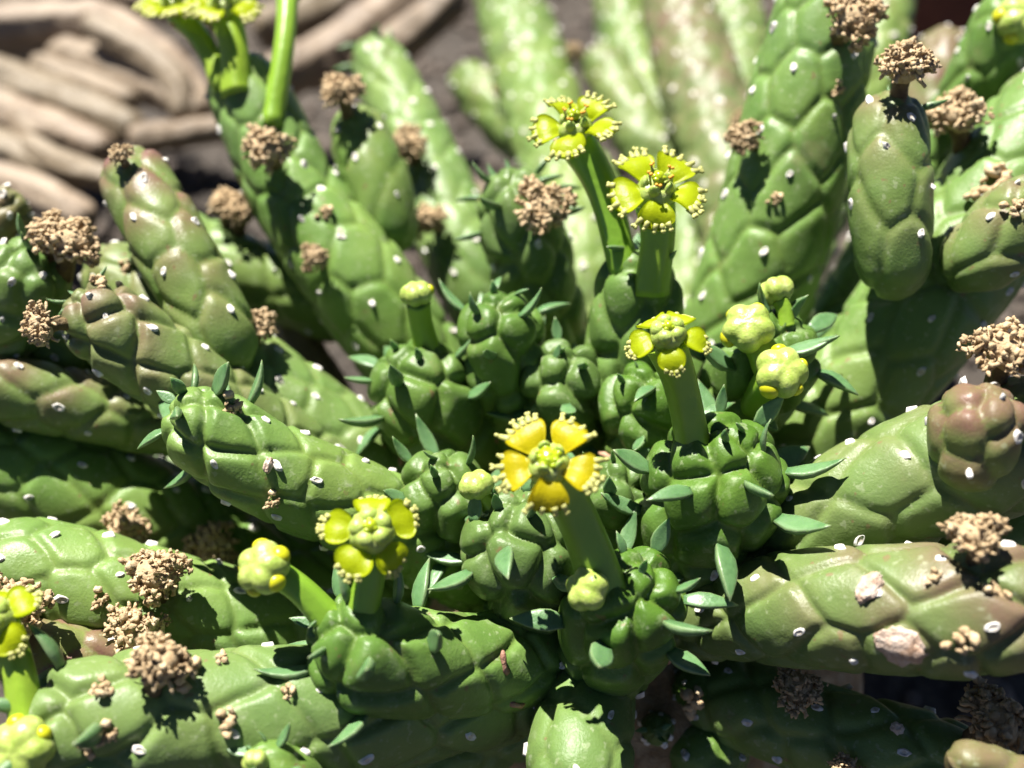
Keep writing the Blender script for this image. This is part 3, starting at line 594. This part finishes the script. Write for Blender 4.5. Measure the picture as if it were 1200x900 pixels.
def stalk(st, p0, p1, r0, r1, bend=.12):
    ax = p1 - p0; L = np.linalg.norm(ax); side = nrm(np.cross(ax, (0, 0.3, 1))); pts = []
    for t in np.linspace(-.12, 1, 14): pts.append(p0 + ax * t + side * bend * L * math.sin(max(t, 0) * math.pi) + np.array([0, 0, .08]) * L * math.sin(max(t, 0) * math.pi))
    n = 20; a = Acc(); tt = np.linspace(0, 1, 14); rr = r0 + (r1 - r0) * tt - .12 * min(r0, r1) * np.sin(tt * math.pi)
    a.tube(pts, rr, n); v = a.V(); a_ = np.tile(np.arange(n), 14) / n * 2 * math.pi; c = np.repeat(np.array(pts), n, 0)
    v = c + (v - c) * (1 + .05 * np.cos(5 * a_) + .03 * np.cos(3 * a_ + 1))[:, None]
    mesh_obj('flower_stalk', v - st.base, a.f, 'stalk_skin', st.o)
    return nrm(pts[-1] - pts[-2])

def flower(key, bx, by, hx, hy, hd, size=.85, kind='lime', axis=None, spin=0., pitch=0., r0=.22, r1=.2, spread=.25, npet=5, pitches=None):
    st = STEMS[key]; p0, n0 = surf(key, bx, by); p1 = P(hx, hy, hd)
    ax = nrm(np.asarray(axis, float)) if axis is not None else nrm(p1 - p0)
    half = kind == 'half'; stalk(st, p0 - n0 * .1, p1 - ax * .24 * size, r0, r1 * 1.05, .05)
    x, y, z = basis_z(ax, (.05, 1, .1)); mb = frame_mat(p1 - st.base, x, y, z, (size,) * 3)
    fl = inst('flower', CUP[half], st.o, mb)
    rng = np.random.default_rng(int(hx + hy)); meshes = PET['yellow' if kind == 'yellow' else ('lime_short' if half else 'lime')]
    for k in range(npet):
        t = spin + k / npet * 2 * math.pi + rng.normal() * .05; pt = pitch + rng.normal() * .22 if pitches is None else pitches[k]
        rad = np.array([math.cos(t), math.sin(t), 0]); d = rad * math.cos(pt) + np.array([0, 0, 1]) * math.sin(pt)
        X, Y, Z = basis_y(d, np.array([rng.normal() * .22, rng.normal() * .22, 1.])); r_ = spread
        inst('petal', meshes[k % 3], fl, frame_mat(rad * r_ + np.array([0, 0, .08]), X, Y, Z, (rng.uniform(.92, 1.1), rng.uniform(.9, 1.1), 1)))
    inst('pistil', PIST[kind == 'yellow'], fl, frame_mat(np.zeros(3), *np.eye(3)))
    if kind == 'lime':
        for k in range(5):
            t = k * 1.3 + spin; inst('stamen', STAM[k % 3], fl, frame_mat(np.array([.12 * math.cos(t), .12 * math.sin(t), .2]), *basis_z((math.cos(t) * .5, math.sin(t) * .5, 1))))
    for k in range(3):
        t = spin + k * 2.2; rad = np.array([math.cos(t), math.sin(t), 0])
        inst('bract', BRACT, fl, frame_mat(rad * .2 + np.array([0, 0, -.24]), *basis_y(rad + np.array([0, 0, -.1]), np.array([0, 0, 1.]))))
    return fl
def bud(key, bx, by, hx, hy, hd, size=.9, glands=5, spin=0., r0=.2, r1=.19, axis=None, lab=None):
    st = STEMS[key]; p0, n0 = surf(key, bx, by); p1 = P(hx, hy, hd); ax = nrm(np.asarray(axis, float)) if axis is not None else nrm(p1 - p0)
    if r0: stalk(st, p0 - n0 * .1, p1 - ax * .1 * size, r0, r1, .04)
    x, y, z = basis_z(ax, (.05, 1, .1)); bo = inst('bud', BUD[int(hx) % 2], st.o, frame_mat(p1 - st.base, x, y, z, (size,) * 3))
    rng = np.random.default_rng(int(hx))
    for k in range(glands):
        t = spin + k / 5 * 2 * math.pi; q = rng.uniform(.95, 1.4); rad = np.array([math.cos(t), math.sin(t), .1])
        inst('gland', GLAND, bo, frame_mat(rad * .32 + np.array([0, 0, .08 + rng.uniform(-.05, .05)]), *basis_z(rad), (q, q, q)))
    return bo
def dried(key, px, py, size=.8, var=0, lean=.5, spin=0., up=(0, 0, 1)):
    st = STEMS[key]; p, n = surf(key, px, py); ax = nrm(n * (1 - lean) + np.asarray(up, float) * lean)
    x, y, z = basis_z(ax); c, s = math.cos(spin), math.sin(spin)
    return inst('dried_flower', DRY[var % 4], st.o, frame_mat(p - st.base, x * c + y * s, y * c - x * s, z, (size,) * 3))
def scrap(key, px, py, size=1., var=0):
    st = STEMS[key]; p, n = surf(key, px, py)
    return inst('dried_scrap', BIT[var % 3], st.o, frame_mat(p - st.base, *basis_z(n), (size,) * 3))

flower('M1', 698, 668, 643, 545, 12.4, .80, 'yellow', axis=(-.06, -.26, .96), spin=.96, pitches=(.5, .35, -.05, -.45, .15), r0=.29, r1=.25)
flower('I', 425, 700, 436, 626, 12.4, .78, 'half', axis=(.05, -.35, .94), spin=.5, pitch=-.12, r0=.22, r1=.2, spread=.28)
flower('M10', 808, 500, 782, 395, 13.1, .66, 'half', axis=(-.05, -.25, .96), spin=1.0, pitch=-.3, r0=.22, r1=.24, spread=.3)
flower('M12', 715, 290, 674, 152, 15.0, .80, 'lime', axis=(-.1, -.12, .98), spin=.75, pitches=(.75, .5, .15, -.05, .35), r0=.22, r1=.26)
flower('M12', 762, 330, 769, 226, 14.5, .86, 'lime', axis=(.02, -.22, .97), spin=.94, pitches=(.35, .3, .05, -.35, .1), r0=.25, r1=.26)
flower('N2', 250, 90, 205, 6, 17.6, .8, 'lime', axis=(-.1, -.15, 1), spin=.2, pitch=.2, r0=.2, r1=.2)
flower('N2', 272, 95, 262, 8, 17.4, .85, 'lime', axis=(0, -.15, 1), spin=.8, pitch=.2, r0=.25, r1=.25)
bud('N2', 320, 125, 338, -10, 17.9, .8, 3, 0, .19, .17)
flower('H', 20, 830, -6, 728, 12.3, .75, 'half', axis=(-.1, -.3, .95), spin=.6, pitch=-.2, r0=.2, r1=.2)
bud('I', 368, 720, 314, 668, 12.5, .84, 5, .4, .2, .17, axis=(-.35, -.4, .8))
bud('M5', 497, 400, 489, 350, 15.3, .62, 2, .4, .2, .17)
bud('M2', 562, 590, 560, 574, 13.7, .62, 0, 0, .12, .12)
bud('M1', 697, 690, 694, 692, 12.75, .74, 0, 0, 0)
bud('M11', 893, 425, 877, 388, 14.3, .92, 3, 1., .24, .22, axis=(-.2, -.45, .85))
bud('M11', 895, 470, 912, 440, 14.0, .92, 4, 4.2, .24, .24, axis=(.1, -.45, .88))
bud('M11', 925, 375, 912, 347, 14.6, .66, 0, 0, .12, .12)
bud('H', 30, 880, 34, 874, 12.1, .95, 4, .6, 0, axis=(-.1, -.7, .7))
bud('N15', 1180, 40, 1190, 28, 17.0, 1.0, 5, .6, 0, axis=(.1, -.6, .8))
bud('J', 300, 885, 300, 888, 12.0, .4, 0, 0, 0)

for key, px, py, sz, v, ln, sp in [
    ('N10', 985, 45, .95, 0, .4, 0), ('N10', 880, 170, .62, 1, .2, 1), ('N12', 1052, 108, .85, 2, .7, 2), ('N13', 1128, 165, 1.0, 3, .6, 3), ('R1', 1166, 440, .95, 1, .8, 4),
    ('N15', 1165, 160, .6, 2, .4, 5), ('R2', 1140, 648, .7, 0, .5, 1), ('R3', 1145, 868, 1.0, 3, .4, 2), ('R3', 935, 822, .7, 2, .5, 3), ('R3', 990, 900, .5, 1, .3, 4),
    ('Q2', 85, 310, .95, 0, .6, 0), ('Q2', 60, 300, .8, 1, .6, 1), ('A', 70, 380, .65, 2, .1, 2), ('N2', 318, 190, .85, 3, .3, 3), ('N2', 375, 305, .5, 0, .2, 4), ('N4', 408, 128, .8, 1, .5, 5),
    ('N3', 482, 185, .85, 2, .3, 0), ('N3', 512, 265, .7, 3, .2, 1), ('N1', 640, 262, .95, 0, .35, 2), ('N5', 268, 250, .75, 1, .5, 3), ('N5', 292, 250, .8, 2, .5, 4), ('C', 297, 395, .65, 3, .4, 5),
    ('F', 190, 690, .85, 0, .6, 0), ('E', 255, 650, .9, 1, .5, 1), ('E', 150, 630, .8, 2, .5, 2), ('F', 168, 748, .8, 3, .5, 3), ('H', 178, 805, .8, 1, .3, 4), ('E', 12, 640, .9, 2, .5, 5),
    ('F', 35, 715, 1.0, 0, .4, 2), ('Q3', 10, 400, .8, 3, .3, 3), ('A2', 150, 190, .4, 2, .5, 1), ('N7', 590, 118, .6, 1, .3, 1), ('N9', 862, 150, .5, 2, .3, 2), ('N6', 690, 60, .5, 3, .1, 1)]:
    dried(key, px, py, sz, v, ln, sp)
for i, (key, px, py, sz) in enumerate([('H', 266, 838, .9), ('H', 215, 790, 1.2), ('H', 130, 858, .8), ('H', 102, 882, .7), ('H', 118, 808, .8), ('F', 120, 697, .8), ('H', 262, 770, .6), ('H', 335, 808, .6), ('N13', 1155, 220, 1.6), ('N13', 1175, 205, 1.3),
    ('N10', 905, 232, .6), ('N10', 985, 108, .7), ('R2', 1095, 672, .6), ('R2', 1130, 755, .9), ('B', 275, 478, 1.0), ('A', 120, 330, .8), ('N2', 380, 248, .7), ('R2', 1168, 690, .8), ('C', 150, 310, .7), ('N14', 1190, 245, .9), ('B', 316, 585, .7), ('S2', 815, 822, 1.3)]):
    scrap(key, px, py, sz, i)
def cork(key, px, py, w_, h_):
    st = STEMS[key]; p, n = surf(key, px, py); x, y, z = basis_z(n); bv, bf = I3
    q = bv * (w_, h_, .07 + .02 * math.sin(px)) * (1 + .95 * fbm(bv * 1.7 + px, 5)[:, None] + .35 * fbm(bv * 6 + px, 7)[:, None]); q = q[:, :1] * x + q[:, 1:2] * y + q[:, 2:] * z
    mesh_obj('cork_patch', q + p - st.base, bf, 'cork', st.o)
cork('R2', 1052, 758, .27, .24); cork('R2', 1014, 688, .12, .2); cork('B', 316, 548, .05, .1); cork('R3', 1050, 850, .08, .08)

# ------------------------------------------------------------------ heap of dead stems, pot
def dead(pts, label, group='heap of dead stems on the soil', seed=0):
    rng = np.random.default_rng(seed); p3 = [P(a, b_, d) for a, b_, d, w_ in pts]; rad = [w_ * .5 * d / F for a, b_, d, w_ in pts]
    path = spline(np.column_stack([p3, rad]), 30); n = 32; C = path[:, :3]; R = path[:, 3].copy(); k = len(C)
    tt = np.linspace(0, 1, k); R *= np.sqrt(np.clip(1 - np.abs(2 * tt - 1) ** 14, .02, 1))
    T = nrm(np.gradient(C, axis=0)); x, y, _ = basis_z(T[0]); vs = []
    for i in range(k):
        x = nrm(x - (x @ T[i]) * T[i]); y = np.cross(T[i], x); a = np.arange(n) * 2 * math.pi / n
        vs.append(C[i] + R[i] * (np.cos(a)[:, None] * x + np.sin(a)[:, None] * y) * (1 + .05 * np.cos(7 * a + tt[i] * 5 + seed))[:, None])
    V = np.concatenate(vs); c = np.repeat(C, n, 0); V = c + (V - c) * (1 + .35 * fbm(V * 1.3, seed)[:, None] + .25 * fbm(V * 4, seed + 2)[:, None])
    i0 = (np.arange(k - 1)[:, None] * n + np.arange(n)).ravel(); i1 = (np.arange(k - 1)[:, None] * n + (np.arange(n) + 1) % n).ravel()
    o = mesh_obj('dead_stem', V - C[0], np.column_stack([i0, i1, i1 + n, i0 + n]), 'dead_skin'); o.location = C[0] * CM
    o['label'] = label; o['category'] = 'dead stem'; o['group'] = group
HEAP = 'blurred dry tan dead stem in the heap on the soil'
for i, (lab, pts) in enumerate([
    (HEAP, [(-30, 32, 31, 46), (60, 28, 31, 50), (130, 30, 31, 48), (190, 70, 30, 44), (246, 132, 29, 40)]),
    (HEAP, [(-30, 62, 32, 44), (30, 52, 32, 46), (90, 62, 31.5, 40)]),
    (HEAP, [(60, 62, 30.5, 44), (130, 82, 30, 48), (200, 112, 29, 46), (240, 138, 28.6, 36)]),
    (HEAP, [(-30, 80, 29, 46), (30, 104, 29, 50), (100, 130, 28.6, 50), (165, 155, 28, 42)]),
    ('rusty brown dead stem in the heap between paler tan ones', [(40, 72, 30.2, 30), (95, 96, 29.8, 34), (160, 122, 29, 32)]),
    (HEAP, [(-30, 160, 27.5, 40), (30, 188, 27, 44), (90, 222, 26.6, 40)]),
    (HEAP, [(100, 24, 29.5, 34), (170, 66, 29, 38), (208, 100, 28.6, 36), (215, 145, 28.4, 30)]),
    ('thick tan dead stem sloping up behind the long green stems', [(310, 96, 30, 54), (390, 62, 31, 58), (460, 10, 32, 54), (500, -30, 33, 50)]),
    (HEAP, [(-30, 8, 33, 40), (60, 0, 33, 42), (160, -12, 33, 40)]),
    (HEAP, [(-10, 130, 28.3, 44), (60, 152, 28, 46), (130, 178, 27.5, 40)]),
    ('pinkish dead stem beside the thick tan sloping one', [(420, 90, 29, 44), (470, 50, 29.5, 46), (540, -10, 30, 44)]),
    (HEAP, [(120, -6, 32, 38), (190, 6, 32, 40), (280, 30, 31, 40)]),
    (HEAP, [(-30, 112, 28.6, 38), (10, 128, 28.4, 42), (50, 170, 27.6, 38)]),
    ('dark brown dead stem half sunk in shade at the foot of the heap', [(-20, 205, 26, 40), (40, 225, 25.5, 46), (110, 262, 25, 40)]),
    ('dark brown dead stem crossing the foot of the heap beside the pink stem tip', [(30, 165, 27, 30), (75, 195, 26.4, 34), (150, 215, 26, 30)]),
    (HEAP, [(150, 165, 27.6, 36), (210, 158, 28, 34), (270, 150, 28.4, 32)]),
    (HEAP, [(300, 40, 33, 46), (380, 10, 34, 50), (450, -20, 35, 44)]),
    ('grey-brown dead stem leaning in the shade beside the dried flowers', [(325, 360, 18.9, 34), (352, 405, 18.9, 48), (385, 452, 19, 46), (410, 490, 19.4, 30)]),
    ('tan dead stem lying low behind the short side stem', [(480, 230, 25, 30), (530, 225, 25, 34), (580, 235, 25, 30)])]):
    dead(pts, lab, seed=i)
def pot():
    c = P(1085, 120, 40); c[2] = 0; o = thing('terracotta_pot', 'rust-red clay pot standing in shade behind the stems', 'pot', c); n = 64
    def lathe(name, prof):
        a = np.arange(n) * 2 * math.pi / n
        vs = np.concatenate([np.column_stack([r * np.cos(a), r * np.sin(a), np.full(n, z)]) for r, z in prof]); k = len(prof)
        fs = [(i * n + j, i * n + (j + 1) % n, (i + 1) * n + (j + 1) % n, (i + 1) * n + j) for i in range(k - 1) for j in range(n)]
        mesh_obj(name, vs, fs, 'terracotta', o)
    lathe('pot_body', [(.1, -.3), (5.2, -.3), (5.5, .1), (6.6, 7.6), (6.2, 7.6), (5.2, .6), (.1, .6)])
    lathe('pot_rim', [(6.55, 7.2), (7.2, 7.3), (7.35, 7.7), (7.4, 9.2), (7.2, 9.45), (6.5, 9.4), (6.3, 9.1), (6.3, 7.3), (6.55, 7.2)])
pot()
